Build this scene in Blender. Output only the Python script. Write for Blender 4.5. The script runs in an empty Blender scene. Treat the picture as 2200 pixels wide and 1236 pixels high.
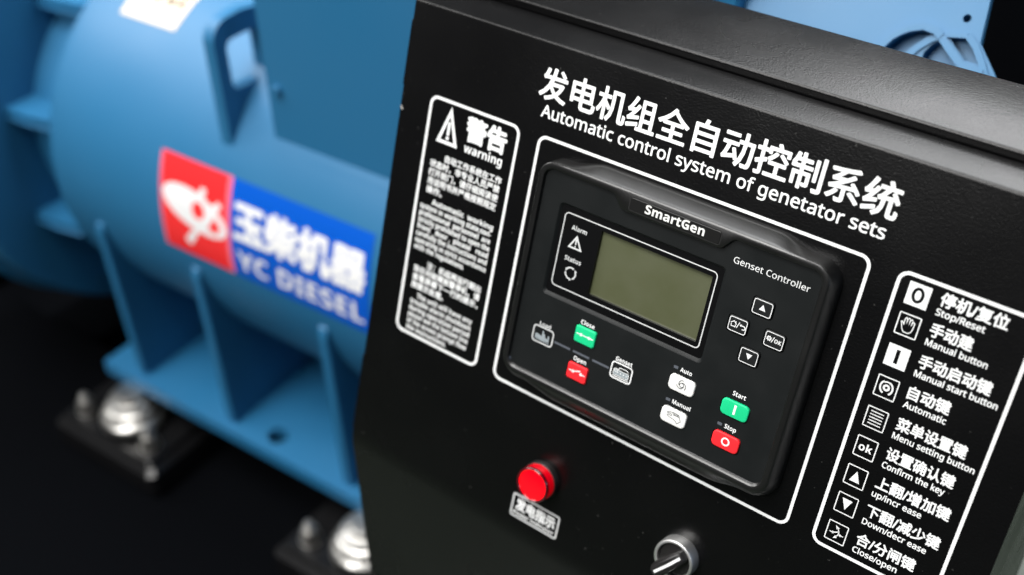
import bpy, bmesh, math, random
from mathutils import Vector, Matrix
from mathutils.geometry import tessellate_polygon
random.seed(7)
S = bpy.context.scene
COL = S.collection
PI = math.pi
R = math.radians

# ------------------------------------------------------------------ frames
H0 = 1.15                       # height of the panel's reference corner above the floor
TILT = R(18.3)                  # the door leans back
ST, CT = math.sin(TILT), math.cos(TILT)
def PN(x, y, z=0.0):            # panel millimetres -> world metres (z = out of the door)
    x, y, z = x * .001, y * .001, z * .001
    return Vector((x, y * ST - z * CT, y * CT + z * ST + H0))
K = 1.25                        # alternator unit
A0 = Vector((.4087 + K * (-1.04856), -.5463 + K * .52587, .39277 + K * (-.91229) + H0))
AX = Vector((.99816, .0607, 0)); BX = Vector((.0607, -.99816, 0)); HX = Vector((0, 0, 1))
def AL(a, b, h):                # alternator frame: a along shaft, b towards viewer, h up
    k = K * .001
    return A0 + AX * (a * k) + BX * (b * k) + HX * (h * k)
CB, CH, CR = -215., 250., 210.  # alternator frame cylinder
def CY(a, s, off=0.):           # on the frame cylinder, s = degrees above the horizontal
    t = R(s)
    return AL(a, CB + (CR + off) * math.cos(t), CH + (CR + off) * math.sin(t))

# ------------------------------------------------------------------ camera
cam_d = bpy.data.cameras.new('camera'); cam = bpy.data.objects.new('camera', cam_d); COL.objects.link(cam)
cam_d.sensor_width = 36; cam_d.sensor_fit = 'HORIZONTAL'; cam_d.lens = 2497.65 / 2200 * 36
cr, cu, cf = Vector((.788993, .614214, -.015185)), Vector((-.363399, .486450, .794549)), Vector((-.495410, .621375, -.607011))
M = Matrix.Identity(4)
for i in range(3):
    M[i][0], M[i][1], M[i][2] = cr[i], cu[i], -cf[i]
M.translation = Vector((.408719, -.546330, .392774 + H0))
cam.matrix_world = M
cam_d.clip_start = .02; cam_d.clip_end = 200
cam_d.dof.use_dof = True; cam_d.dof.focus_distance = .712; cam_d.dof.aperture_fstop = 3.4
S.camera = cam

# ------------------------------------------------------------------ world, lamps, exposure
W = bpy.data.worlds.new('World'); S.world = W; W.use_nodes = True
W.node_tree.nodes['Background'].inputs[0].default_value = (.92, .96, 1.0, 1)
W.node_tree.nodes['Background'].inputs[1].default_value = .09
def area(name, loc, target, sx, sy, power, col=(1, 1, 1)):
    d = bpy.data.lights.new(name, 'AREA'); d.shape = 'RECTANGLE'; d.size = sx; d.size_y = sy; d.energy = power; d.color = col
    o = bpy.data.objects.new(name, d); COL.objects.link(o); o.location = loc
    o.rotation_euler = (Vector(target) - Vector(loc)).to_track_quat('-Z', 'Y').to_euler()
    return o
area('ceiling_lamp', (-.75, -1.3, H0 + 3.3), (-.1, .1, H0 - .2), 2.4, 1.8, 185, (1, .985, .96))
area('front_lamp', (-1.0, -3.5, H0 + 2.5), (-.1, 0, H0 - .1), 1.8, 1.4, 118, (1, .985, .97))
area('left_ceiling_lamp', (-4.2, -.4, H0 + 2.9), (-.8, .3, H0 - .2), 2.6, 3.0, 190, (1, .99, .97))
area('skylight', (-.55, 3.9, H0 + 3.4), (-.55, 3.9001, H0), 2.7, 6.4, 450, (.98, .99, 1))
area('side_window', (5.0, .4, H0 + 1.6), (.0, .1, H0 - .2), 1.6, 1.6, 60, (.58, .74, 1))
vs = S.view_settings; vs.view_transform = 'Standard'; vs.look = 'None'; vs.exposure = 0; vs.gamma = 1; vs.use_curve_mapping = False
S.cycles.use_denoising = True

# ------------------------------------------------------------------ materials
def mat(name, col, rough=.5, metal=0., spec=.5, coat=0., coat_rough=.1, bump=None, var=None, rvar=None, emis=None, estr=0.):
    m = bpy.data.materials.new(name); m.use_nodes = True
    nt = m.node_tree; n = nt.nodes; l = nt.links; p = n['Principled BSDF']
    p.inputs['Base Color'].default_value = (*col, 1); p.inputs['Roughness'].default_value = rough
    p.inputs['Metallic'].default_value = metal; p.inputs['Specular IOR Level'].default_value = spec
    p.inputs['Coat Weight'].default_value = coat; p.inputs['Coat Roughness'].default_value = coat_rough
    if emis:
        p.inputs['Emission Color'].default_value = (*emis, 1); p.inputs['Emission Strength'].default_value = estr
    if bump or var or rvar:
        tc = n.new('ShaderNodeTexCoord')
    if bump:                                        # (scale, strength, distance, detail)
        t = n.new('ShaderNodeTexNoise'); t.inputs['Scale'].default_value = bump[0]; t.inputs['Detail'].default_value = bump[3]
        b = n.new('ShaderNodeBump'); b.inputs['Strength'].default_value = bump[1]; b.inputs['Distance'].default_value = bump[2]
        l.new(tc.outputs['Object'], t.inputs['Vector']); l.new(t.outputs['Fac'], b.inputs['Height']); l.new(b.outputs['Normal'], p.inputs['Normal'])
    if var:                                         # (scale, colour2, lo, hi)
        t = n.new('ShaderNodeTexNoise'); t.inputs['Scale'].default_value = var[0]; t.inputs['Detail'].default_value = 5
        r = n.new('ShaderNodeValToRGB'); r.color_ramp.elements[0].position = var[2]; r.color_ramp.elements[1].position = var[3]
        r.color_ramp.elements[0].color = (*col, 1); r.color_ramp.elements[1].color = (*var[1], 1)
        l.new(tc.outputs['Object'], t.inputs['Vector']); l.new(t.outputs['Fac'], r.inputs['Fac']); l.new(r.outputs['Color'], p.inputs['Base Color'])
    if rvar:                                        # (scale, lo, hi)
        t = n.new('ShaderNodeTexNoise'); t.inputs['Scale'].default_value = rvar[0]; t.inputs['Detail'].default_value = 4
        r = n.new('ShaderNodeMapRange'); r.inputs['From Min'].default_value = .3; r.inputs['From Max'].default_value = .7
        r.inputs['To Min'].default_value = rvar[1]; r.inputs['To Max'].default_value = rvar[2]
        l.new(tc.outputs['Object'], t.inputs['Vector']); l.new(t.outputs['Fac'], r.inputs['Value']); l.new(r.outputs['Result'], p.inputs['Roughness'])
    return m
M_ = dict(
    powder=mat('black_powder_coat', (.0020, .0020, .0022), .25, spec=.29, bump=(800, .46, .00026, 1.5), rvar=(14, .22, .30), var=(330, (.045, .045, .043), .71, .77)),
    white=mat('white_screen_print', (.87, .88, .88), .5, bump=(620, .25, .0003, 1.5), var=(26, (.79, .80, .80), .42, .75)),
    grey=mat('grey_screen_print', (.62, .63, .63), .55),
    bezel=mat('black_satin_plastic', (.004, .004, .004), .3, spec=.75, bump=(1500, .35, .00009, 2), rvar=(22, .26, .36)),
    face=mat('charcoal_membrane', (.0050, .0062, .0066), .5, spec=.22, bump=(3000, .12, .00004, 1), rvar=(30, .44, .58), var=(45, (.0075, .0088, .0092), .45, .75)),
    well=mat('black_groove', (.004, .004, .004), .6),
    glass=mat('black_window_acrylic', (.0035, .0035, .0038), .16, spec=.45),
    lcd=mat('olive_lcd', (.076, .083, .042), .16, spec=.6, var=(28, (.092, .099, .058), .38, .66)),  # lighter blotches painted in for soft reflections on the screen
    key=mat('black_rubber_key', (.006, .007, .0075), .5, spec=.35),
    kwhite=mat('white_rubber_key', (.80, .80, .78), .5),
    kgreen=mat('green_rubber_key', (.008, .56, .23), .48, spec=.3),
    kred=mat('red_rubber_key', (.84, .022, .03), .48, spec=.3),
    dash=mat('grey_led_bar', (.095, .105, .125), .35),
    icon=mat('dark_icon_print', (.03, .033, .038), .5),
    ship=mat('grey_icon_print', (.27, .31, .33), .5),
    namep=mat('black_nameplate', (.004, .004, .004), .4, spec=.35),
    silver=mat('silver_lettering', (.88, .88, .85), .35, metal=.2),
    blue=mat('blue_machine_paint', (.013, .132, .282), .48, spec=.58, bump=(300, .1, .0002, 2), rvar=(6, .45, .56)),
    red_s=mat('red_sticker', (.90, .026, .03), .3, coat=.3),
    edge_s=mat('pink_sticker_edge', (.9, .16, .22), .3),
    blue_s=mat('blue_sticker', (.0, .085, .50), .35, spec=.3),
    white_s=mat('white_sticker_print', (.82, .82, .83), .35),
    paper=mat('cream_label_paper', (.62, .53, .42), .6),
    ink=mat('brown_ink', (.10, .07, .05), .6),
    chrome=mat('polished_ring', (.90, .90, .89), .42, metal=1., bump=(900, .08, .0001, 2)),
    zinc=mat('zinc_plated_steel', (.48, .47, .45), .34, metal=1., bump=(120, .4, .002, 2)),
    knob=mat('black_knob_plastic', (.014, .013, .013), .33, bump=(900, .2, .0001, 2)),
    steel=mat('black_painted_steel', (.006, .006, .0065), .26, bump=(160, .15, .0004, 2)),
    deck=mat('matt_black_frame_paint', (.0024, .0027, .0034), .9, spec=.0, bump=(90, .2, .0006, 3)),
    rubber=mat('black_rubber', (.012, .012, .012), .7),
    floor=mat('green_floor_paint', (.034, .050, .032), .4, var=(3, (.050, .066, .047), .35, .7), rvar=(4, .28, .5)),
    lens=mat('red_lamp_lens', (.85, .0, .008), .12, coat=.6, coat_rough=.05, emis=(1, .0, .003), estr=1.0),
    lside=mat('red_lamp_side', (.62, .0, .01), .1, coat=.8, coat_rough=.05, emis=(1, 0, .006), estr=.30),
    lrim=mat('dark_red_lamp_rim', (.10, .0, .005), .12, coat=1, coat_rough=.05),
    chip=mat('bare_metal_chip', (.7, .68, .64), .35, metal=.6),
)

# ------------------------------------------------------------------ mesh helpers
def empty(name, loc, label, cat, group=None):
    o = bpy.data.objects.new(name, None); COL.objects.link(o); o.location = loc; o.empty_display_size = .05
    o['label'] = label; o['category'] = cat
    if group: o['group'] = group
    return o
def origin(o):
    v = Vector((0, 0, 0))
    while o is not None:
        v += o.location; o = o.parent
    return v
def mk(name, verts, faces, m, parent=None, smooth=None, flat=False):
    base = origin(parent) if parent else Vector((0, 0, 0))
    me = bpy.data.meshes.new(name)
    me.from_pydata([tuple(Vector(v) - base) for v in verts], [], [tuple(f) for f in faces]); me.update()
    if not flat:
        me.validate(); bm = bmesh.new(); bm.from_mesh(me); bmesh.ops.recalc_face_normals(bm, faces=bm.faces); bm.to_mesh(me); bm.free()
    if smooth is not None:
        me.polygons.foreach_set('use_smooth', [True] * len(me.polygons)); me.set_sharp_from_angle(angle=R(smooth))
    me.materials.append(M_[m] if isinstance(m, str) else m)
    o = bpy.data.objects.new(name, me); COL.objects.link(o)
    if parent: o.parent = parent
    return o
class MB:
    def __init__(s): s.v = []; s.f = []
    def add(s, v, f):
        k = len(s.v); s.v += [Vector(p) for p in v]; s.f += [tuple(i + k for i in q) for q in f]; return s
    def loft(s, loops, cap0=True, cap1=True, closed=True):
        n = len(loops[0]); v = [p for L in loops for p in L]; f = []
        for i in range(len(loops) - 1):
            for j in range(n if closed else n - 1):
                a, b = i * n + j, i * n + (j + 1) % n
                f.append((a, b, b + n, a + n))
        if cap0: f.append(tuple(range(n)))
        if cap1: f.append(tuple(range(len(v) - n, len(v))))
        return s.add(v, f)
    def box(s, fn, x0, x1, y0, y1, z0, z1):
        v = [fn(x, y, z) for z in (z0, z1) for y in (y0, y1) for x in (x0, x1)]
        return s.add(v, [(0, 1, 3, 2), (4, 6, 7, 5), (0, 4, 5, 1), (2, 3, 7, 6), (0, 2, 6, 4), (1, 5, 7, 3)])
    def bbox(s, fn, x0, x1, y0, y1, z0, z1, c):       # box with chamfered edges
        def lp(i, z): return [fn(*p, z) for p in [(x0 + i + c, y0 + i), (x1 - i - c, y0 + i), (x1 - i, y0 + i + c), (x1 - i, y1 - i - c), (x1 - i - c, y1 - i), (x0 + i + c, y1 - i), (x0 + i, y1 - i - c), (x0 + i, y0 + i + c)]]
        return s.loft([lp(c, z0), lp(0, z0 + c), lp(0, z1 - c), lp(c, z1)])
    def build(s, name, m, parent=None, smooth=None): return mk(name, s.v, s.f, m, parent, smooth)
def rr(x0, y0, x1, y1, r, n=6):                      # rounded rectangle, counter-clockwise
    if x0 > x1: x0, x1 = x1, x0
    if y0 > y1: y0, y1 = y1, y0
    o = []
    for cx, cy, a in ((x1 - r, y0 + r, -90), (x1 - r, y1 - r, 0), (x0 + r, y1 - r, 90), (x0 + r, y0 + r, 180)):
        for k in range(n + 1):
            t = R(a + 90 * k / n); o.append((cx + r * math.cos(t), cy + r * math.sin(t)))
    return o
def circ(cx, cy, r, n=32, a0=0, a1=360, ry=None):
    full = abs(a1 - a0) >= 360
    return [(cx + r * math.cos(R(a0 + (a1 - a0) * k / (n if full else n - 1))), cy + (ry or r) * math.sin(R(a0 + (a1 - a0) * k / (n if full else n - 1)))) for k in range(n)]
class Flat:                                          # flat 2-D artwork, mapped by fn(x, y) into the scene
    def __init__(s, fn): s.fn = fn; s.v = []; s.f = []
    def poly(s, outer, *holes):
        loops = [[Vector((x, y, 0)) for x, y in L] for L in (outer,) + holes]
        k = len(s.v)
        for L in loops: s.v += [(p.x, p.y, 0.) for p in L]
        for t in tessellate_polygon(loops): s.f.append(tuple(i + k for i in t))
        return s
    def stroke(s, pts, w, closed=False):
        P = [Vector(p) for p in pts]; n = len(P); L = []; Rr = []
        for i in range(n):
            d1 = (P[i] - P[i - 1]) if (i > 0 or closed) else (P[1] - P[0])
            d2 = (P[(i + 1) % n] - P[i]) if (i < n - 1 or closed) else (P[-1] - P[-2])
            d1 = d1.normalized(); d2 = d2.normalized(); t = (d1 + d2)
            t = t.normalized() if t.length > 1e-6 else d1
            nn = Vector((-t.y, t.x)); c = max(.35, nn.dot(Vector((-d1.y, d1.x))))
            L.append(P[i] + nn * (w / 2 / c)); Rr.append(P[i] - nn * (w / 2 / c))
        k = len(s.v); s.v += [(p.x, p.y, 0.) for p in L + Rr]
        for i in range(n if closed else n - 1):
            j = (i + 1) % n; s.f.append((k + i, k + j, k + n + j, k + n + i))
        return s
    def raw(s, v, f):
        k = len(s.v); s.v += [p if len(p) == 3 else (p[0], p[1], 0.) for p in v]; s.f += [tuple(i + k for i in q) for q in f]; return s
    def text(s, *a, **kw): return s.raw(*glyphs(*a, **kw))
    def build(s, name, m, parent): return mk(name, [s.fn(*p) for p in s.v], s.f, m, parent, None, True)
_cap = {}
def sans(t, bold):                                   # upright sans-serif letter forms
    o = ''
    for ch in t:
        if 'A' <= ch <= 'Z': o += chr((0x1D5D4 if bold else 0x1D5A0) + ord(ch) - 65)
        elif 'a' <= ch <= 'z': o += chr((0x1D5EE if bold else 0x1D5BA) + ord(ch) - 97)
        elif '0' <= ch <= '9': o += chr((0x1D7EC if bold else 0x1D7E2) + ord(ch) - 48)
        else: o += ch
    return o
def _mesh_of(body):
    c = bpy.data.curves.new('t', 'FONT'); c.body = body; c.size = 1; c.resolution_u = 3
    o = bpy.data.objects.new('t', c); COL.objects.link(o)
    bpy.context.view_layer.update()
    me = bpy.data.meshes.new_from_object(o.evaluated_get(bpy.context.evaluated_depsgraph_get()))
    v = [(p.co.x, p.co.y) for p in me.vertices]; f = [tuple(p.vertices) for p in me.polygons]
    bpy.data.objects.remove(o); bpy.data.curves.remove(c); bpy.data.meshes.remove(me)
    return v, f
def glyphs(body, x0, x1, y0, cap=None, y1=None, bold=.0, heavy=False, nc=8):
    """lettering whose ink runs from x0 to x1; baseline y0 and capital height cap, or ink fitted between y0 and y1;
    bold = extra stroke weight in em, laid down as slightly shifted passes of ink"""
    v, f = _mesh_of(sans(body, heavy))
    xs = [p[0] for p in v]; ys = [p[1] for p in v]; lx, hx, ly, hy = min(xs) - bold, max(xs) + bold, min(ys) - bold, max(ys) + bold
    kx = (x1 - x0) / (hx - lx)
    if cap is not None:
        if 'H' not in _cap:
            q = [p[1] for p in _mesh_of(sans('H', False))[0]]; _cap['H'] = max(q)
        ky = cap / (_cap['H'] + bold); oy = y0; ly = 0
    else:
        ky = (y1 - y0) / (hy - ly); oy = y0
    V, FF = [], []
    for k in range(nc if bold else 1):
        dx, dy = (bold * math.cos(2 * PI * (k + .5) / nc), bold * math.sin(2 * PI * (k + .5) / nc)) if bold else (0, 0)
        n = len(V); V += [((p[0] + dx - lx) * kx + x0, (p[1] + dy - ly) * ky + oy, k * .004) for p in v]; FF += [tuple(i + n for i in q) for q in f]
    return V, FF
def on(z): return lambda x, y, d=0.: PN(x, y, z + d)

# ------------------------------------------------------------------ floor
fl = MB(); fl.add([(-14, -10, 0), (14, -10, 0), (14, 18, 0), (-14, 18, 0)], [(0, 1, 2, 3)])
o = fl.build('floor', 'floor'); o['kind'] = 'structure'

# ------------------------------------------------------------------ control cabinet
cab = empty('control_cabinet', (.11, .06, 0), 'black powder coated control cabinet with leaning printed door', 'cabinet')
def arc_fold(p0, p1, p2, r, n=6):                    # round the corner p1 of a profile
    p0, p1, p2 = Vector(p0), Vector(p1), Vector(p2)
    d0 = (p0 - p1).normalized(); d2 = (p2 - p1).normalized(); ang = d0.angle(d2); t = r / math.tan(ang / 2)
    a, b = p1 + d0 * t, p1 + d2 * t; c = p1 + (d0 + d2).normalized() * (r / math.sin(ang / 2))
    va, vb = a - c, b - c; tot = va.angle(vb); o = []
    for k in range(n + 1):
        s = k / n
        o.append(tuple(c + (va * math.sin((1 - s) * tot) + vb * math.sin(s * tot)) / math.sin(tot)))
    return o
def pw(Y, Z=0.): v = PN(0, Y, Z); return (v.y, v.z)
zt = pw(62)[1]; fy, fz = pw(62); by, bz = pw(-297)
low = (by, bz - .17)
prof = [low] + arc_fold(low, (by, bz), (fy, fz), .06, 10) + arc_fold((by, bz), (fy, fz), (.0498, zt), .0022, 6)
prof += arc_fold((fy, fz), (.0498, zt), (.0498, zt - .02), .0012, 4)
bk = [(.0498, zt - .016), (.0498 - .003, zt - .016)]
inner = [pw(45, -27), pw(-290, -27), (low[0] + .027, low[1])]
prof += bk + inner
def extrude(prof, x0, x1, c=.0012):
    mb = MB(); n = len(prof)
    lp = lambda x: [Vector((x, y, z)) for y, z in prof]
    mb.loft([lp(x0), lp(x1)], False, False)
    for x in (x0, x1):
        tri = tessellate_polygon([[Vector((y, z, 0)) for y, z in prof]])
        mb.add(lp(x), tri)
    return mb
door = extrude(prof, -.1235, .355).build('door', 'powder', cab, 40)
lz = zt + .0055
bprof = arc_fold((.0510, zt - .03), (.0510, lz), (.13, lz), .0020, 6) + arc_fold((.051, lz), (.13, lz), (.13, lz - .1), .002, 4)
bprof += [(.13, low[1] + .004), (low[0] + .029, low[1] + .004), pw(-290, -29), pw(40, -29.5), (.0510, zt - .03)]
box_ = extrude(bprof, -.1225, .3535).build('housing', 'powder', cab, 40)
for (ya, yb) in ((47, -1), (-222, -290)):
    MB().bbox(PN, -126.4, -123.7, yb, ya, -16, -1.5, .8).build('hinge', 'powder', cab)
for x in (.02, .21):
    MB().bbox(lambda a, b, c: Vector((a, b, c)), x - .03, x + .03, .03, .09, 0, low[1] + .004, .003).build('stand_post', 'steel', cab)
Flat(on(.12)).poly([(-123.2, -14.6), (-120.6, -17.2), (-120.9, -18.4), (-122.9, -17.6)]).build('paint_chip', 'chip', door)
# title print
Flat(on(.15)).text('发电机组全自动控制系统', -8, 242.2, 24.2, y1=46.6, bold=.022).build('chinese_title', 'white', door)
Flat(on(.15)).text('Automatic control system of genetator sets', -2.8, 239.3, 12.8, cap=8.4, bold=.018).build('english_title', 'white', door)
# frame around the controller
def frame(x0, y0, x1, y1, r, w): return (rr(x0 - w / 2, y0 - w / 2, x1 + w / 2, y1 + w / 2, r + w / 2, 8), rr(x0 + w / 2, y0 + w / 2, x1 - w / 2, y1 - w / 2, r - w / 2, 8))
def ring(fl, outer, inner):
    n = len(outer); return fl.raw(list(outer) + list(inner), [(i, (i + 1) % n, n + (i + 1) % n, n + i) for i in range(n)])
ring(Flat(on(.15)), *frame(0, -183.5, 236, 0, 6, 2.1)).build('controller_border', 'white', door)
# warning notice
wf = ring(Flat(on(.15)), *frame(-95.7, -184.0, -17.2, 0, 6, 2.1)).build('warning_border', 'white', cab)
tri = Flat(on(.15)); tri.stroke([(-76.6, -6.6), (-84.6, -29.6), (-68.6, -29.6)], 2.4, True)
tri.poly(rr(-77.7, -24.3, -75.5, -14.2, 1.0)).poly(circ(-76.6, -26.2, 1.35, 20)); tri.build('warning_triangle', 'white', wf)
wh = Flat(on(.15)); wh.text('警告', -61.6, -25.2, -23.2, y1=-4.4, bold=.045); wh.text('warning', -60.6, -26.6, -31.0, cap=6.3, heavy=True)
wh.build('warning_heading', 'white', wf)
def para(name, lines, bold, cn):
    p = Flat(on(.15))
    for body, x0, x1, y in lines:
        if cn: p.text(body, x0, x1, y - .8, y1=y + 5.0, bold=bold)
        else: p.text(body, x0, x1, y, cap=4.1, heavy=True)
    p.build(name, 'white', wf)
para('warning_paragraph', [('自动工作系统在工作', -75.5, -24, -43.2), ('状态时，非专业人员严禁', -88.3, -24.4, -49.8), ('打开前门，请仔细阅读使', -88.5, -24.4, -56.4), ('用说明书并严格按照规定', -88.2, -24.7, -63.0), ('操作。', -88, -73.2, -69.6)], .022, True)
para('warning_paragraph', [('Automatic  working', -80.9, -23.8, -78.0), ('system in working state,non-', -91.2, -24.3, -83.4), ('professional  personnel  are', -91, -24.2, -88.8), ('strictly prohibited to open the', -91, -23.6, -94.2), ('front   door ,  please   read', -91, -23.9, -99.6), ('carefully the instructions and', -91, -23.8, -105.0), ('operating in strict accordance', -91, -23.4, -110.4), ('with the regulations.', -91, -42.8, -115.8)], .016, False)
para('warning_paragraph', [('注：机组再运行期出', -76, -24.4, -126.6), ('现任何故障报警停机，请', -88, -24.4, -133.0), ('查看屏幕下一行的提示，', -88, -24.6, -139.4), ('按提示处理。', -88, -56.4, -145.8)], .022, True)
para('warning_paragraph', [('The unit will have any', -80.6, -27, -153.6), ('trouble alarm shutdown', -86.3, -27.3, -159.1), ('during operation period', -86.4, -27.4, -164.6), ('please see the bottom line', -86.4, -27.6, -170.1), ('of the screen prompt flow', -86.5, -27.9, -175.6), ('the instructions.', -86.5, -46.6, -181.0)], .016, False)
# key legend
lf = ring(Flat(on(.15)), *frame(254.05, -183.6, 331.3, 0, 6, 2.1)).build('legend_border', 'white', cab)
rows = [('停机/复位', 'Stop/Reset', 317.2, 306.8), ('手动建', 'Manual button', 303.7, 314.4), ('手动启动键', 'Manual start button', 320.9, 326.7),
        ('自动键', 'Automatic', 304.2, 304.2), ('菜单设置键', 'Menu setting button', 320.6, 327.6), ('设置确认键', 'Confirm the key', 320.2, 316.8),
        ('上翻/增加键', 'up/incr ease', 324.3, 309.5), ('下翻/减少键', 'Down/decr ease', 324.6, 318.8), ('合/分闸键', 'Close/open', 316.2, 307.3)]
tops = [-3.9, -22.7, -42.8, -63.1, -84.0, -104.1, -124.2, -144.1, -164.6]
for i, ((cn, en, xc, xe), t) in enumerate(zip(rows, tops)):
    L = Flat(on(.15)); L.text(cn, 279.2, xc, t - 7.9, y1=t + .9, bold=.028); L.text(en, 279.0, xe, t - 13.5, cap=4.0, bold=.022)
    L.build('legend_text', 'white', lf)
    x0, x1, y1, y0 = 260.6, 273.5, t, t - 13.6; cx, cy = 267.05, t - 6.8
    I = Flat(on(.15))
    if i in (0, 2):
        if i == 0:
            I.poly(rr(x0, y0, x1, y1, .2, 1), circ(cx, cy, 3.6, 36, ry=4.8))
            I.poly(circ(cx, cy, 1.75, 36, ry=2.95))
        else: I.poly(rr(x0, y0, x1, y1, .2, 1), rr(cx - 1.15, cy - 4.4, cx + 1.15, cy + 4.4, .1, 1))
    else:
        ring(I, *frame(x0 + .3, y0 + .3, x1 - .3, y1 - .3, .5, .65))
        if i == 1:
            hand = [(-1.6, -4.6), (-2.9, -2.8), (-3.6, -.6), (-4.4, 1.2), (-3.7, 1.6), (-2.5, .1), (-2.6, 3.6), (-1.9, 4.6), (-1.2, 3.6), (-1.0, 1.0), (-.9, 4.1), (-.2, 4.8), (.5, 4.1), (.5, 1.0), (.8, 3.8), (1.5, 4.4), (2.1, 3.6), (1.9, .8), (2.4, 2.7), (3.1, 3.1), (3.6, 2.3), (3.4, -1.4), (2.8, -3.4), (1.4, -4.7)]
            I.stroke([(cx + x * .95, cy + y * .95) for x, y in hand], .5, True)
        if i == 3:
            I.stroke(circ(cx, cy, 1.5, 18), 1.2, True); I.stroke(circ(cx + .6, cy - .2, 3.1, 14, -60, 80, ry=3.9), 1.0); I.stroke(circ(cx - .6, cy + .2, 3.1, 14, 120, 260, ry=3.9), 1.0); I.stroke(circ(cx, cy + .3, 3, 10, 50, 130, ry=3.4), .8)
        if i == 4:
            for k in range(5): I.poly(rr(cx - 4, cy - 4.2 + k * 2.0, cx + 4, cy - 3.6 + k * 2.0, .1, 1))
        if i == 5: I.text('ok', cx - 4.1, cx + 4.2, cy - 2.5, y1=cy + 2.9, heavy=True)
        if i == 6: I.poly([(cx - 3.2, cy - 3.6), (cx + 3.2, cy - 3.6), (cx, cy + 3.8)])
        if i == 7: I.poly([(cx - 3.2, cy + 3.6), (cx, cy - 3.8), (cx + 3.2, cy + 3.6)])
        if i == 8:
            I.stroke([(cx - 4.3, cy - .9), (cx - 2.0, cy - .9)], .6); I.poly(circ(cx - 2.2, cy - .9, .8, 12)); I.stroke([(cx - 2.2, cy - .9), (cx + 1.6, cy + 1.2)], .7)
            I.poly(circ(cx + 2.6, cy - .9, .8, 12)); I.stroke([(cx + 2.6, cy - .9), (cx + 4.6, cy - .9)], .6)
            I.stroke(circ(cx - 2.2, cy, 3.6, 12, -55, 60), .55)
            I.poly([(cx - 1.6, cy + 4.6), (cx - .6, cy + 2.2), (cx + 1.2, cy + 3.4)]); I.poly([(cx - 1.2, cy - 4.6), (cx + 1.2, cy - 3.4), (cx - .2, cy - 2.0)])
    I.build('legend_icon', 'white', lf)
# indicator tag
tg = ring(Flat(on(.15)), *frame(38.4, -283.1, 79.6, -265.0, 1.3, 1.3)).build('lamp_tag_border', 'grey', cab)
T = Flat(on(.15)); T.text('发电指示', 41.4, 77.0, -277.3, y1=-267.0, bold=.035); T.text('Power Indicator', 40.6, 77.2, -281.3, cap=2.9, heavy=True)
T.build('lamp_tag_text', 'white', tg)

# ------------------------------------------------------------------ genset controller
con = empty('genset_controller', PN(118, -172, 0), 'black genset controller with olive display and coloured keys in the cabinet door', 'controller')
def dense(x0, y0, x1, y1, r, top=None, bot=None, ne=70, nc=8):
    o = []
    def corner(cx, cy, a):
        for k in range(nc + 1):
            t = R(a + 90 * k / nc); o.append([cx + r * math.cos(t), cy + r * math.sin(t)])
    corner(x0 + r, y0 + r, 180)
    for k in range(1, ne): o.append([x0 + r + (x1 - x0 - 2 * r) * k / ne, y0])
    corner(x1 - r, y0 + r, 270)
    for k in range(1, 12): o.append([x1, y0 + r + (y1 - y0 - 2 * r) * k / 12])
    corner(x1 - r, y1 - r, 0)
    for k in range(1, ne): o.append([x1 - r - (x1 - x0 - 2 * r) * k / ne, y1])
    corner(x0 + r, y1 - r, 90)
    for k in range(1, 12): o.append([x0, y1 - r - (y1 - y0 - 2 * r) * k / 12])
    for p in o:
        if top and p[1] > y1 - 1e-6: p[1] += top(p[0])
        if bot and p[1] < y0 + 1e-6: p[1] += bot(p[0])
    return o
def sm(t): t = min(1, max(0, t)); return t * t * (3 - 2 * t)
def tab(h): return lambda x: h * sm((x - 30) / 26) * sm((206 - x) / 26)
def dip(h): return lambda x: -h * sm((x - 71) / 9.5) * sm((160 - x) / 9.5)
loops = []
for (xa, ya, xb, yb, r, th, bh, z, dp) in [
        (11, -172, 225, -8.6, 15, 5.4, -4.8, 0, 0), (11.1, -171.9, 224.9, -8.7, 15, 5.3, -4.8, 3.2, 0), (11.4, -171.3, 224.3, -8.9, 14.6, 4.6, -4.4, 5.5, 0),
        (12.2, -169.6, 223.3, -9.1, 13.6, 2.9, -3.2, 9.2, 0), (13.0, -167.5, 222.4, -9.2, 12.6, 1.4, -1.8, 12.2, 0), (13.6, -165.6, 221.9, -9.3, 11.8, .5, -.6, 14.0, 0),
        (14.2, -164.8, 221.5, -9.6, 11.2, 0, 0, 14.8, 0), (15.0, -164.2, 220.8, -10.2, 10.4, 0, 0, 15.0, 0),
        (17.6, -161.2, 218.0, -13.2, 7.6, 0, 0, 15.0, 8.9), (18.0, -160.9, 217.6, -13.6, 7.2, 0, 0, 14.85, 8.9), (18.7, -159.5, 216.7, -14.5, 6.5, 0, 0, 12.4, 8.9)]:
    tp = (lambda x, a=tab(th), b=dip(dp): a(x) + b(x)); bt = tab(bh)
    loops.append([PN(x, y, z) for x, y in dense(xa, ya, xb, yb, r, tp, bt)])
mb = MB(); mb.loft(loops, False, False); bez = mb.build('bezel', 'bezel', con, 50)
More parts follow.
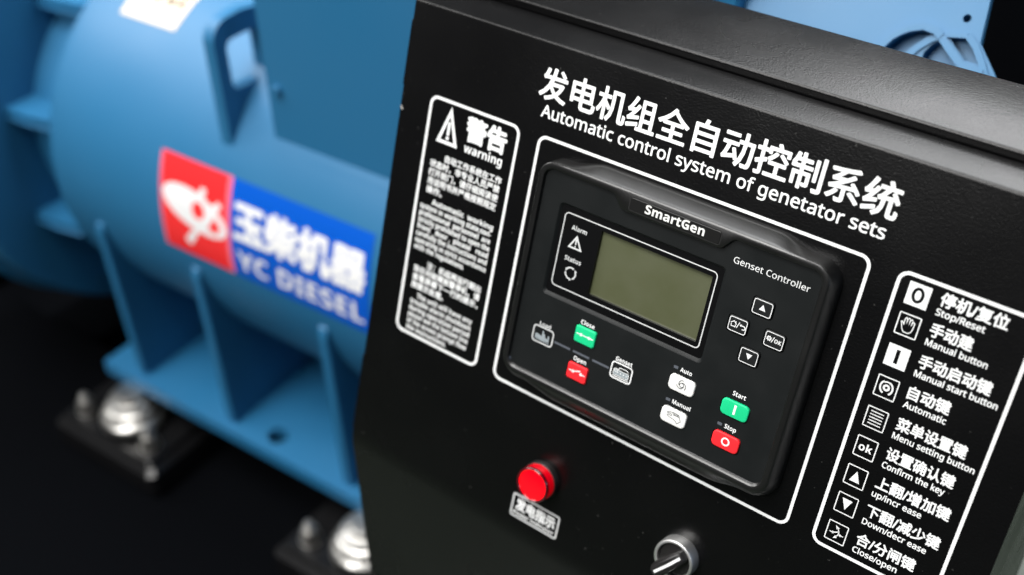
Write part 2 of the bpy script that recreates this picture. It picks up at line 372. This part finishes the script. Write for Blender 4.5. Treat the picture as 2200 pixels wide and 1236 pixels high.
# keys: name, x0, y_top, x1, y_bottom, material, corner radius
keys = [('up', 179.9, -43.1, 193.6, -53.9, 'key', 1.8), ('home', 168.0, -59.8, 181.3, -70.4, 'key', 1.8), ('ok', 192.5, -59.7, 205.9, -70.4, 'key', 1.8), ('down', 180.2, -76.2, 193.3, -86.8, 'key', 1.8),
        ('auto', 140.2, -113.2, 158.7, -124.0, 'kwhite', 3.0), ('manual', 140.4, -136.5, 158.6, -147.4, 'kwhite', 3.0), ('start', 178.2, -113.0, 197.0, -124.0, 'kgreen', 3.0), ('stop', 178.2, -136.2, 196.9, -147.0, 'kred', 3.0),
        ('close', 65.7, -110.3, 81.8, -122.3, 'kgreen', 1.6), ('open', 65.9, -138.0, 81.7, -149.8, 'kred', 1.6)]
ZF = 12.5
win = rr(33.4, -99.6, 158.4, -33.3, 3.4, 5)
wells = [rr(x0 - .75, y0 - .75, x1 + .75, y1 + .75, r + .7, 4) for _, x0, y1, x1, y0, _, r in keys]
outer = dense(18.6, -159.6, 216.8, -14.4, 6.6, dip(8.9))
F = Flat(on(ZF)); F.poly([tuple(p) for p in outer], win, *wells)
v = [PN(x, y, ZF) for x, y, _ in F.v]; mb = MB(); mb.add(v, F.f)
for h_ in wells:
    mb.loft([[PN(x, y, ZF) for x, y in h_], [PN(x, y, 11.2) for x, y in h_]], False, False)
wl = [[PN(x, y, z) for x, y in rr(33.4 + i, -99.6 + i + ib, 158.4 - i, -33.3 - i, 3.4 - i * .6, 5)] for i, ib, z in ((0, 0, ZF), (.5, .3, 12.2), (1.6, .7, 11.0))]
mb.loft(wl, False, False)
fp = mb.build('faceplate', 'face', con, 35)
for h_, kk in zip(wells, keys):
    Flat(on(11.3)).poly(h_).build('key_well', 'well', con)
# display window
lcdr = rr(67.7, -87.7, 150.0, -42.6, .3, 2)
gw = Flat(None); gw.poly(rr(34.6, -98.6, 157.2, -34.5, 2.6, 5), lcdr); mb = MB(); mb.add([PN(x, y, 11.0) for x, y, _ in gw.v], gw.f)
mb.loft([[PN(x, y, 11.0) for x, y in lcdr], [PN(x, y, 8.8) for x, y in lcdr]], False, False)
gwo = mb.build('display_window', 'glass', con)
ring(Flat(on(11.04)), *frame(38.4, -91.4, 152.9, -39.3, 3.0, .75)).build('window_border', 'grey', gwo)
Flat(on(9.0)).poly(rr(67.4, -88.0, 150.3, -42.3, .3, 2)).build('lcd_screen', 'lcd', gwo)
D = Flat(on(11.06)); D.text('Alarm', 45.2, 57.2, -49.5, cap=3.2, heavy=True); D.text('Status', 44.6, 57.6, -71.2, cap=3.2, heavy=True); D.build('indicator_lettering', 'grey', gwo)
D = Flat(on(11.06)); D.stroke([(50.6, -53.2), (45.9, -61.4), (55.3, -61.4)], 1.15, True); D.poly([(49.9, -54.9), (51.3, -54.9), (51.0, -58.9), (50.2, -58.9)]).poly(circ(50.6, -60.1, .55, 12)); D.build('alarm_symbol', 'grey', gwo)
D = Flat(on(11.06))
for k in range(3):
    a = 60 + 120 * k
    D.stroke(circ(51.4, -79.1, 4.0, 12, a, a + 88), 1.0)
    e = R(a + 94); c_ = Vector((51.4 + 4.1 * math.cos(e), -79.1 + 4.1 * math.sin(e))); tn = Vector((-math.sin(e), math.cos(e))); rn = Vector((math.cos(e), math.sin(e)))
    D.poly([tuple(c_ - tn * .6 + rn * 1.2), tuple(c_ + tn * 1.2), tuple(c_ - tn * .6 - rn * .9)])
D.build('status_symbol', 'grey', gwo)
# nameplate
npl = MB(); npo = [[PN(x, y, z) for x, y in rr(85.2 + i, -20.5 + i, 149.9 - i, -12.5 - i, 1.2, 4)] for i, z in ((0, 14.5), (0, 15.1), (.25, 15.25))]
npl.loft(npo, False, True); npn = npl.build('nameplate', 'namep', con)
ring(Flat(on(15.03)), rr(84.6, -21.1, 150.5, -11.9, 1.7, 4), rr(85.1, -20.6, 150.0, -12.4, 1.3, 4)).build('nameplate_groove', 'well', npn)
N = Flat(on(15.3)); N.text('SmartGen', 96.6, 139.2, -19.0, cap=5.8, heavy=True, bold=.012); N.build('maker_lettering', 'silver', npn)
# faceplate lettering
def lab(body, x0, x1, y, cap, bold, m='white', name='faceplate_lettering'):
    Flat(on(ZF + .05)).text(body, x0, x1, y, cap=cap, heavy=bold > .01).build(name, m, fp)
lab('Genset Controller', 160.9, 211.1, -28.5, 4.0, .0)
lab('Load', 37.2, 46.4, -123.0, 3.0, .02, 'grey'); lab('Close', 68.2, 79.0, -108.9, 3.1, .02); lab('Open', 68.6, 78.8, -136.0, 3.1, .02); lab('Genset', 99.7, 112.4, -122.6, 3.1, .02)
lab('Auto', 145.7, 154.1, -110.2, 3.0, .02); lab('Manual', 145.9, 159.2, -133.4, 3.0, .02); lab('Start', 183.4, 192.4, -109.7, 3.1, .02); lab('Stop', 184.1, 192.1, -133.1, 3.1, .02)
for x, y in ((142.4, -108.6), (142.7, -132.0), (180.6, -131.7)):
    b_ = MB(); b_.loft([[PN(p, q, z) for p, q in rr(x - 1.6, y - .95, x + 1.6, y + .95, .4, 2)] for z in (ZF - .1, ZF + .12)], False, True); b_.build('status_led', 'dash', con)
for xa, xb in ((51.3, 64.6), (66.9, 80.3), (82.8, 96.2)):
    Flat(on(ZF + .05)).poly(rr(xa, -130.9, xb, -129.4, .2, 1)).build('led_bar', 'dash', con)
ld = ring(Flat(on(ZF + .05)), *frame(33.2, -135.5, 49.6, -123.9, 2.2, .9)).build('load_symbol_border', 'grey', con)
I = Flat(on(ZF + .05)); I.poly([(35.2, -132.9), (35.2, -130.0), (36.6, -129.6), (40.6, -130.4), (40.6, -126.3), (41.8, -126.2), (41.9, -128.2), (43.2, -128.2), (43.3, -130.4), (45.4, -131.0), (45.5, -128.4), (46.6, -128.2), (46.9, -133.0), (41, -133.4)]).stroke([(35.0, -133.6), (47.4, -133.9)], .5); I.build('load_symbol', 'ship', ld)
gs = ring(Flat(on(ZF + .05)), *frame(97.9, -135.1, 113.6, -123.7, 2.2, .9)).build('genset_symbol_border', 'white', con)
I = Flat(on(ZF + .05)); I.poly(rr(100, -132.4, 111.6, -128.8, .7)); I.build('genset_symbol', 'ship', gs)
I = Flat(on(ZF + .07)); I.stroke(rr(100, -132.6, 111.6, -128.6, .7), .35, True).stroke([(103, -128.6), (104.2, -126.6), (109.6, -126.4), (111, -127.6)], .5).stroke(circ(101.6, -129, 1.3, 10), .4, True).stroke([(99.4, -133.7), (112.2, -133.7)], .6)
for k in range(4): I.poly(circ(103.2 + 2.3 * k, -130.4, .45, 8))
I.build('genset_symbol_detail', 'white', gs)
# keys
ZK = 13.5
def ktop(x, y, d=0.): return PN(x, y, ZK + .05 + d)
for nm, x0, y1, x1, y0, m, r in keys:
    b_ = MB(); b_.loft([[PN(x, y, z) for x, y in rr(x0 + i, y0 + i, x1 - i, y1 - i, r, 5)] for i, z in ((0, 11.3), (0, 12.9), (.15, 13.25), (.45, 13.45), (.9, ZK))], False, True)
    ko = b_.build(nm + '_key', m, con, 60)
    cx, cy = (x0 + x1) / 2 + .2, (y0 + y1) / 2 + .3
    I = Flat(ktop); col = 'white'
    if m == 'key': ring(I, *frame(x0 + .95, y0 + .95, x1 - .75, y1 - .75, 1.3, .45))
    if nm == 'up': I.poly([(cx - 2.1, cy - 1.7), (cx + 2.1, cy - 1.7), (cx, cy + 2.0)])
    if nm == 'down': I.poly([(cx - 2.1, cy + 1.8), (cx, cy - 1.9), (cx + 2.1, cy + 1.8)])
    if nm == 'home':
        I.stroke([(cx - 4.9, cy + .1), (cx - 2.9, cy + 1.9), (cx - .9, cy + .1)], .5).stroke([(cx - 4.3, cy - .2), (cx - 4.3, cy - 1.7), (cx - 1.5, cy - 1.7), (cx - 1.5, cy - .2)], .5).stroke([(cx - 1.6, cy + 2.0), (cx - 1.6, cy + .9)], .5)
        I.stroke([(cx - .6, cy - 1.9), (cx + .9, cy + 2.2)], .5).stroke([(cx + 2.0, cy + .6), (cx + 4.0, cy + .6)] + circ(cx + 4.0, cy - .5, 1.1, 8, 80, -90) + [(cx + 3.2, cy - 1.6)], .6).poly([(cx + 1.0, cy + .6), (cx + 2.3, cy + 1.5), (cx + 2.3, cy - .3)])
    if nm == 'ok':
        g = []
        for k in range(32):
            t = 2 * PI * k / 32; q = 1.75 if (k // 2) % 2 else 1.3
            g.append((cx - 3.4 + q * math.cos(t), cy + .2 + q * math.sin(t)))
        I.poly(g, circ(cx - 3.4, cy + .2, .75, 16)); I.poly(circ(cx - 3.4, cy + .2, .35, 10)); I.stroke([(cx - 1.6, cy - 1.7), (cx - .2, cy + 2.1)], .5); I.text('OK', cx + .2, cx + 4.7, cy - 1.4, cap=2.6, heavy=True)
    if nm in ('close', 'open'):
        if nm == 'close': I.stroke([(x0 + 1.4, cy), (x1 - 1.2, cy)], .75)
        else: I.stroke([(x0 + 1.6, cy), (cx - 3.2, cy)], .75).stroke([(cx - 3.2, cy), (cx + 2.6, cy + 2.0)], .85).stroke([(cx + 3.4, cy), (x1 - 1.2, cy)], .75)
        I.poly(circ(cx - 3.2, cy, 1.1, 14)).poly(circ(cx + 3.3, cy, 1.1, 14))
    if nm == 'start': I.poly(rr(cx - .75, cy - 3.3, cx + .75, cy + 3.3, .1, 1))
    if nm == 'stop': ring(I, circ(cx, cy, 2.9, 32), circ(cx, cy, 1.85, 32))
    if nm == 'auto':
        col = 'icon'; I.stroke(circ(cx, cy, 1.5, 20), .5, True)
        for k in range(3):
            a = 100 + 120 * k; I.stroke([(cx + (1.5 + 2.0 * s / 11) * math.cos(R(a - 145 * s / 11)), cy + (1.5 + 2.0 * s / 11) * math.sin(R(a - 145 * s / 11))) for s in range(12)], .5)
    if nm == 'manual':
        col = 'icon'
        I.stroke([(cx - 4.9, cy + 1.5), (cx - 4.1, cy + 2.3), (cx - .3, cy + 3.1), (cx + 2.9, cy + 3.0), (cx + 3.6, cy + 2.3), (cx + 5.6, cy - 1.0), (cx + 3.4, cy - 3.4), (cx + 1.4, cy - 1.7), (cx - 3.5, cy - .9), (cx - 4.6, cy - .3), (cx - 4.2, cy + .4), (cx - 1.7, cy + .3), (cx - 1.4, cy + 1.0), (cx - 2.2, cy + 1.5)], .4, True)
        for k in range(4): I.stroke([(cx - .9 + k * 1.2, cy + 2.9), (cx - .5 + k * 1.2, cy + 1.5), (cx + .2 + k * 1.2, cy + 1.4), (cx + .2 + k * 1.2, cy + 2.7)], .36)
    I.build('key_print', col, ko)

# ------------------------------------------------------------------ red indicator lamp
lx, ly = 58.8, -242.0
lamp = empty('indicator_lamp', PN(lx, ly, 0), 'glowing red round indicator lamp above the power indicator tag', 'lamp')
def rev(cx, cy, prof, n=48): return [[PN(cx + r * math.cos(2 * PI * k / n), cy + r * math.sin(2 * PI * k / n), z) for k in range(n)] for r, z in prof]
MB().loft(rev(lx, ly, [(14.2, .05), (14.2, 3.6), (13.9, 4.6), (13.2, 5.0), (12.6, 5.0)]), False, False).build('collar', 'knob', lamp, 40)
MB().loft(rev(lx, ly, [(13.3, 4.9), (13.3, 8.0), (13.25, 11.6)]), False, False).build('lens_side', 'lside', lamp, 40)
MB().loft(rev(lx, ly, [(13.25, 11.6), (13.3, 12.6), (13.1, 13.8), (12.6, 14.3), (12.0, 14.2), (11.6, 13.5), (11.5, 13.2)]), False, False).build('lens_rim', 'lrim', lamp, 60)
MB().loft(rev(lx, ly, [(11.5, 13.2), (8, 13.5), (4, 13.65), (.5, 13.7)]), False, True).build('lens_face', 'lens', lamp, 60)

# ------------------------------------------------------------------ selector switch
sx_, sy_ = 174.2, -242.2
sel = empty('selector_switch', PN(sx_, sy_, 0), 'rotary selector switch with polished metal ring and black handle', 'switch')
MB().loft(rev(sx_, sy_, [(14.6, .05), (14.6, 8.6), (14.35, 9.3), (13.9, 9.6), (12.6, 9.6), (12.2, 9.2), (12.1, 5)], 64), False, False).build('metal_ring', 'chrome', sel, 35)
MB().loft(rev(sx_, sy_, [(12.1, 5.5), (11.0, 7.0), (6, 7.4), (.5, 7.4)], 48), False, True).build('rotor_disc', 'knob', sel, 40)
da = R(51); ux, uy = math.cos(da), math.sin(da)
def SW(p, q, z): return PN(sx_ + p * ux - q * uy, sy_ + p * uy + q * ux, z)
hl = []
for i, z in ((0, 7.2), (0, 12), (.3, 16.5), (1.6, 19.0), (2.6, 19.4)):
    L = []
    for p, q in [(-13.5, -2.6), (-12.2, -4.6), (-6, -5.4), (4, -5.0), (10.5, -4.2), (12.0, -3.0), (12.0, 3.0), (10.5, 4.2), (4, 5.0), (-6, 5.4), (-12.2, 4.6), (-13.5, 2.6)]:
        f = 1 - i / 6.; zz = z if p < 2 else z - (z - 7.2) * .35 * min(1, (p - 2) / 9)
        L.append(SW(p * (1 - i * .02), q * f, zz))
    hl.append(L)
MB().loft(hl, False, True).build('handle', 'knob', sel, 35)
P = [(-11.0, 19.62), (2.0, 19.62), (4.0, 19.0), (10.9, 15.9)]
q_ = MB(); L = [[SW(p, -.95, z), SW(p, .95, z)] for p, z in P]
q_.loft(L, False, False, False); q_.build('pointer_mark', 'white', sel)

# ------------------------------------------------------------------ alternator
alt = empty('alternator', AL(200, -215, 0), 'large blue painted alternator with round frame behind the cabinet', 'alternator')
def revA(prof, n=96, cb=CB, ch=CH):                  # (a, radius)
    return [[AL(a, cb + r * math.cos(2 * PI * k / n), ch + r * math.sin(2 * PI * k / n)) for k in range(n)] for a, r in prof]
MB().loft(revA([(-6, 150), (-6, 196), (-2, 206), (4, CR), (700, CR), (706, 205)]), True, True).build('stator_frame', 'blue', alt, 30)
MB().loft(revA([(-76, 172), (-5, 172)]), True, True).build('adapter_neck', 'blue', alt, 30)
MB().loft(revA([(-112, 268), (-108, 272), (-80, 272), (-76, 268)]), True, True).build('adapter_flange', 'blue', alt, 30)
MB().loft(revA([(-330, 284), (-128, 284), (-118, 278), (-112.5, 268)]), True, True).build('flywheel_housing', 'blue', alt, 30)
for hh, bo in ((306, -24), (172, -22), (60, -90), (410, -95)):
    mb = MB()
    def lp(i, z): return [AL(*p, z) for p in [(-76, bo - 130), (-4 + i, bo - 130), (-4 + i, bo - 18 - i), (-10, bo - 2 - i), (-40, bo + 4 - i), (-76, bo + 6 - i)]]
    mb.loft([lp(-2, hh - 6), lp(0, hh - 5), lp(0, hh + 4), lp(-2, hh + 6)]); mb.build('adapter_rib', 'blue', alt)
# foot plate with bolt holes
holes = [circ(264, -22, 12, 24), circ(590, -22, 12, 24)]
out = rr(0, -150, 660, 2, 3, 3)
mb = MB()
F1 = Flat(None); F1.poly(out, *holes); mb.add([AL(x, y, 0) for x, y, _ in F1.v], F1.f)
mb.add([AL(x, y, -16) for x, y, _ in F1.v], F1.f)
mb.loft([[AL(x, y, 0) for x, y in out], [AL(x, y, -16) for x, y in out]], False, False)
for h_ in holes: mb.loft([[AL(x, y, 0) for x, y in h_], [AL(x, y, -16) for x, y in h_]], False, False)
mb.build('foot_plate', 'blue', alt, 35)
for ga in (58, 205, 377, 540):
    mb = MB()
    L = lambda a, i: [AL(a, b, h) for b, h in [(-8 - i, .5), (-3 - i, 206 - i), (-5 - i, 216 - i), (-14, 222 - i), (-60, 215), (-130, 130), (-140, .5)]]
    mb.loft([L(ga - 6, 1.5), L(ga - 4.5, 0), L(ga + 4.5, 0), L(ga + 6, 1.5)]); mb.build('gusset', 'blue', alt)
mb = MB(); mb.loft(revA([(0, 9)], 6, 0, 0) and [[AL(38 + r * math.cos(2 * PI * k / 6), -32 + r * math.sin(2 * PI * k / 6), z) for k in range(6)] for r, z in ((9, 0.3), (9, 7), (7.5, 9))], False, True); mb.build('foot_bolt', 'zinc', alt)
# terminal box on top
mb = MB(); mb.bbox(AL, 303, 742, -300, -50, 374, 660, 2); mb.build('terminal_box', 'blue', alt)
mb = MB(); mb.bbox(AL, 292, 760, -290, -62, 340, 373, 2); mb.build('box_saddle', 'blue', alt)
mb = MB(); mb.loft([[AL(344, b, h) for b, h in [(-32, 336), (-44, 372), (-61, 372), (-61, 345)]], [AL(742, b, h) for b, h in [(-32, 336), (-44, 372), (-61, 372), (-61, 345)]]]); mb.build('saddle_skirt', 'blue', alt)
for a_, h_ in ((318, 432), (318, 640)):
    MB().loft([[AL(a_ + r * math.cos(2 * PI * k / 14), b, h_ + r * math.sin(2 * PI * k / 14)) for k in range(14)] for r, b in ((5, -50), (5, -46.5), (3.5, -45.5))], False, True).build('cover_screw', 'blue', alt)
# lifting lug
lo = [(-200, 330), (-60, 330), (-37, 340), (-37, 462)] + circ(-57, 463, 20, 8, 5, 85) + [(-75, 484), (-108, 478), (-200, 470)]
hi = rr(-92, 413, -51, 462, 8, 4)
FL = Flat(None); FL.poly(lo, hi); mb = MB()
for a_ in (246, 259):
    mb.add([AL(a_, x, y) for x, y, _ in FL.v], FL.f)
for L in (lo, hi): mb.loft([[AL(246, x, y) for x, y in L], [AL(259, x, y) for x, y in L]], False, False)
mb.build('lifting_lug', 'blue', alt, 35)
# rear end cover: sloping plate with two air openings and raised rims
def EC(a, h, d=0.): return AL(a, -52 - (h - 596) * .7 + d * .82, h + d * .57)
plate = [(716, 660), (742.9, 606.5), (783.0, 544.6), (924.1, 571.1), (898.5, 603.9), (885.3, 616.0), (882.3, 636.1), (877, 662)]
cav = [[(857.2, 599.3), (857.2, 605.8), (860.5, 610.6), (863.7, 612.6), (876.9, 602.3)], [(868.2, 614.8), (879.1, 617.5), (888.3, 610.3), (891.3, 606.0), (880.5, 606.4)],
       [(831.3, 597.4), (835.0, 605.2), (840.8, 611.3), (847.6, 614.9), (854.3, 616.7), (859.0, 615.2), (855.0, 612.3), (850.4, 607.9), (846.0, 602.3)], circ(873.7, 625.5, 2.4, 14, ry=2.0)]
FE = Flat(None); FE.poly(plate, *cav); mb = MB()
mb.add([EC(x, y) for x, y, _ in FE.v], FE.f)
for L in [plate] + cav: mb.loft([[EC(x, y) for x, y in L], [EC(x, y, -9) for x, y in L]], False, False)
mb.add([EC(x, y, -9.5) for x, y in plate], [tuple(range(len(plate)))])
mb.build('end_cover', 'blue', alt, 35)
def rim(pts, w, d, name):
    F_ = Flat(None); F_.stroke(pts, w); n = len(pts)
    lpA = [F_.v[i][:2] for i in range(n)] + [F_.v[2 * n - 1 - i][:2] for i in range(n)]
    mb = MB(); mb.loft([[EC(x, y, -1) for x, y in lpA], [EC(x, y, d) for x, y in lpA]], False, False)
    mb.add([EC(x, y, d) for x, y, _ in F_.v], F_.f); mb.build(name, 'blue', alt, 35)
rim([(826.5, 593.3), (831.6, 601.4), (836.8, 608.9), (841, 612.4), (845.4, 614.9), (852.7, 617.2), (859.9, 616.5), (864, 614.2)], 3.8, 3.5, 'opening_rim')
rim([(848.2, 599.4), (853.3, 606.7), (859.2, 612.0), (867.1, 616.0), (877.9, 617.6)], 2.4, 1.6, 'opening_rim')
rim([(863.7, 614.2), (872.5, 608.4), (880.2, 603.4), (892.5, 602.0)], 3.8, 3, 'cover_spoke')
rim([(878, 617.6), (884, 613.5), (890.5, 606.5), (897, 598)], 3.4, 2.2, 'opening_rim')
# maker's sticker on the frame
s0, s1 = -3.3, 24.8
def CS(off): return lambda x, y, d=0.: CY(x, s0 + (s1 - s0) * y, off + d * 8)
def grid(x0, x1, y0, y1, nx=6, ny=14):
    v = [(x0 + (x1 - x0) * i / nx, y0 + (y1 - y0) * j / ny) for j in range(ny + 1) for i in range(nx + 1)]
    f = [(j * (nx + 1) + i, j * (nx + 1) + i + 1, (j + 1) * (nx + 1) + i + 1, (j + 1) * (nx + 1) + i) for j in range(ny) for i in range(nx)]
    return v, f
rs = Flat(CS(.5)); rs.raw(*grid(172, 268.5, 0, 1)); rso = rs.build('red_sticker', 'red_s', alt)
for g in (grid(172, 174.5, 0, 1, 1), grid(263, 268.5, 0, 1, 1)):
    Flat(CS(.6)).raw(*g).build('sticker_edge', 'edge_s', rso)
lg = Flat(CS(.75))
def em(u, w, rot=-13):                               # emblem millimetres -> sticker coordinates
    c_, s_ = math.cos(R(rot)), math.sin(R(rot)); return (220 + u * c_ - w * s_, .52 + (u * s_ + w * c_) / 103.)
ell = lambda cx, cy, rx, ry, n=36: [em(cx + rx * math.cos(2 * PI * k / n), cy + ry * math.sin(2 * PI * k / n)) for k in range(n)]
lg.poly(ell(0, 0, 45, 20), ell(5, 3, 8.5, 9.5, 20), [em(20, -9), em(33, -9), em(37, 0), em(27, 8)])
lg.poly([em(*p) for p in [(-1, 12), (8, 12), (10, 29), (3, 29)]]).poly([em(*p) for p in [(17, 12), (26, 10), (33, 24), (27, 26)]])
lg.poly([em(*p) for p in [(6, -12), (15, -12), (2, -38), (-6, -36)]]).poly(ell(-2, -37, 5, 5, 14))
lg.build('sticker_emblem', 'white_s', rso)
bs = Flat(CS(.5)); bs.raw(*grid(268.5, 441, 0, 1, 8)); bso = bs.build('blue_sticker', 'blue_s', alt)
tx = Flat(CS(.75)); tx.text('玉柴机器', 273, 437, .40, y1=.82, bold=.05); tx.text('YC DIESEL', 276, 434, .095, y1=.30, heavy=True); tx.build('sticker_lettering', 'white_s', bso)
# paper rating label near the top
pl = Flat(lambda x, y, d=0: CY(x, 55.5 + y * .5, .6)); pl.raw(*grid(54, 134, 0, 60, 3, 12)); plo = pl.build('paper_label', 'paper', alt)
ik = Flat(lambda x, y, d=0: CY(x, 55.5 + y * .5, .9))
for k in range(4):
    for j in range(4): ik.poly(rr(66 + 17 * k + random.uniform(-1, 1), 14 + 7 * j, 77 + 17 * k + random.uniform(-3, 1), 18.5 + 7 * j, .5, 1))
ik.build('label_print', 'ink', plo)

# ------------------------------------------------------------------ resilient mounts
def mount(ma, mbv, label):
    mt = empty('vibration_mount', AL(ma, mbv, -112), label, 'mount', 'vibration mounts under the alternator foot')
    C = lambda prof, n=40, da_=0, db_=0: [[AL(ma + da_ + r * math.cos(2 * PI * k / n), mbv + db_ + r * math.sin(2 * PI * k / n), h) for k in range(n)] for r, h in prof]
    MB().loft(C([(14, -17), (18, -18), (18, -25), (26, -27), (27, -33), (31, -35), (33, -44), (38, -47), (40, -50), (40, -56)]), True, True).build('steel_cup', 'zinc', mt, 40)
    MB().loft(C([(24, -52), (27, -60), (27, -66)]), False, False).build('rubber_block', 'rubber', mt, 40)
    mb = MB(); mb.bbox(AL, ma - 85, ma + 70, mbv - 50, mbv + 44, -71, -64, 2); mb.build('base_plate', 'steel', mt)
    for da_ in (-62, 50):
        mb = MB(); mb.loft(C([(13, -64), (13, -60), (12, -60)], 24, da_, 22), False, False); mb.loft(C([(10.5, -60), (10.5, -48), (9, -46)], 6, da_, 22), False, True); mb.loft(C([(5.5, -46), (5.5, -38), (4.5, -37)], 16, da_, 22), False, True)
        mb.build('mount_bolt', 'zinc', mt, 30)
    mb = MB(); mb.loft(C([(11, -16.5), (11, -14)], 6), True, True)
    mb = MB(); mb.bbox(AL, ma - 95, ma + 80, mbv - 60, mbv + 52, -112, -72, 6); mb.build('bracket', 'steel', mt)
    return mt
mount(48, 10, 'bright zinc vibration mount under the left corner of the blue foot')
mount(414, 10, 'bright zinc vibration mount partly hidden by the cabinet edge')

# ------------------------------------------------------------------ base frame
bf = empty('base_frame', AL(200, -60, -395), 'black steel base frame under the vibration mounts', 'frame')
fz_ = A0.z / (K * .001)
mb = MB(); mb.bbox(AL, -1300, 870, -95, 330, -128, -113, 3); mb.build('top_flange', 'deck', bf)  # widened towards the viewer as a dark sheet hiding the lit floor
mb = MB(); mb.bbox(AL, -900, 870, -30, -14, -fz_ + 16, -129, 2); mb.build('web', 'deck', bf)
mb = MB(); mb.bbox(AL, -900, 870, -95, 62, -fz_, -fz_ + 15, 2); mb.build('bottom_flange', 'deck', bf)
for a_ in (-620, -240, 180, 620):
    mb = MB(); mb.bbox(AL, a_ - 50, a_ + 50, -500, -96, -230, -129, 3); mb.build('cross_member', 'deck', bf)
mb = MB(); mb.bbox(AL, -900, 870, -560, -501, -fz_, -113, 3); mb.build('far_rail', 'deck', bf)

mb = MB(); mb.bbox(AL, -1300, 870, -500, -96, -262, -250, 2); mb.build('dark_floor_cover', 'deck', bf)  # dark plate added between the rails to cover the lit green floor

# ------------------------------------------------------------------ black block added to keep the background dark, dressed as a cabinet
dk = empty('dark_backdrop_block', (-.1, 2.4, 0), 'black out of focus block added to fill the dark background beyond the alternator', 'cabinet')
wfn = lambda x, y, z: Vector((x, y, z))
mb = MB(); mb.bbox(wfn, -1.2, 1.0, 2.0, 2.8, .12, .95, .03); mb.build('body', 'deck', dk)
mb = MB(); mb.bbox(wfn, -1.15, .95, 2.05, 2.75, 0, .12, .01); mb.build('plinth', 'deck', dk)
for x0 in (-1.17, -.45, .27):
    mb = MB(); mb.bbox(wfn, x0, x0 + .7, 1.985, 1.999, .16, .91, .004); mb.build('door', 'deck', dk)
    mb = MB(); mb.bbox(wfn, x0 + .58, x0 + .61, 1.955, 1.984, .45, .62, .004); mb.build('handle', 'steel', dk)
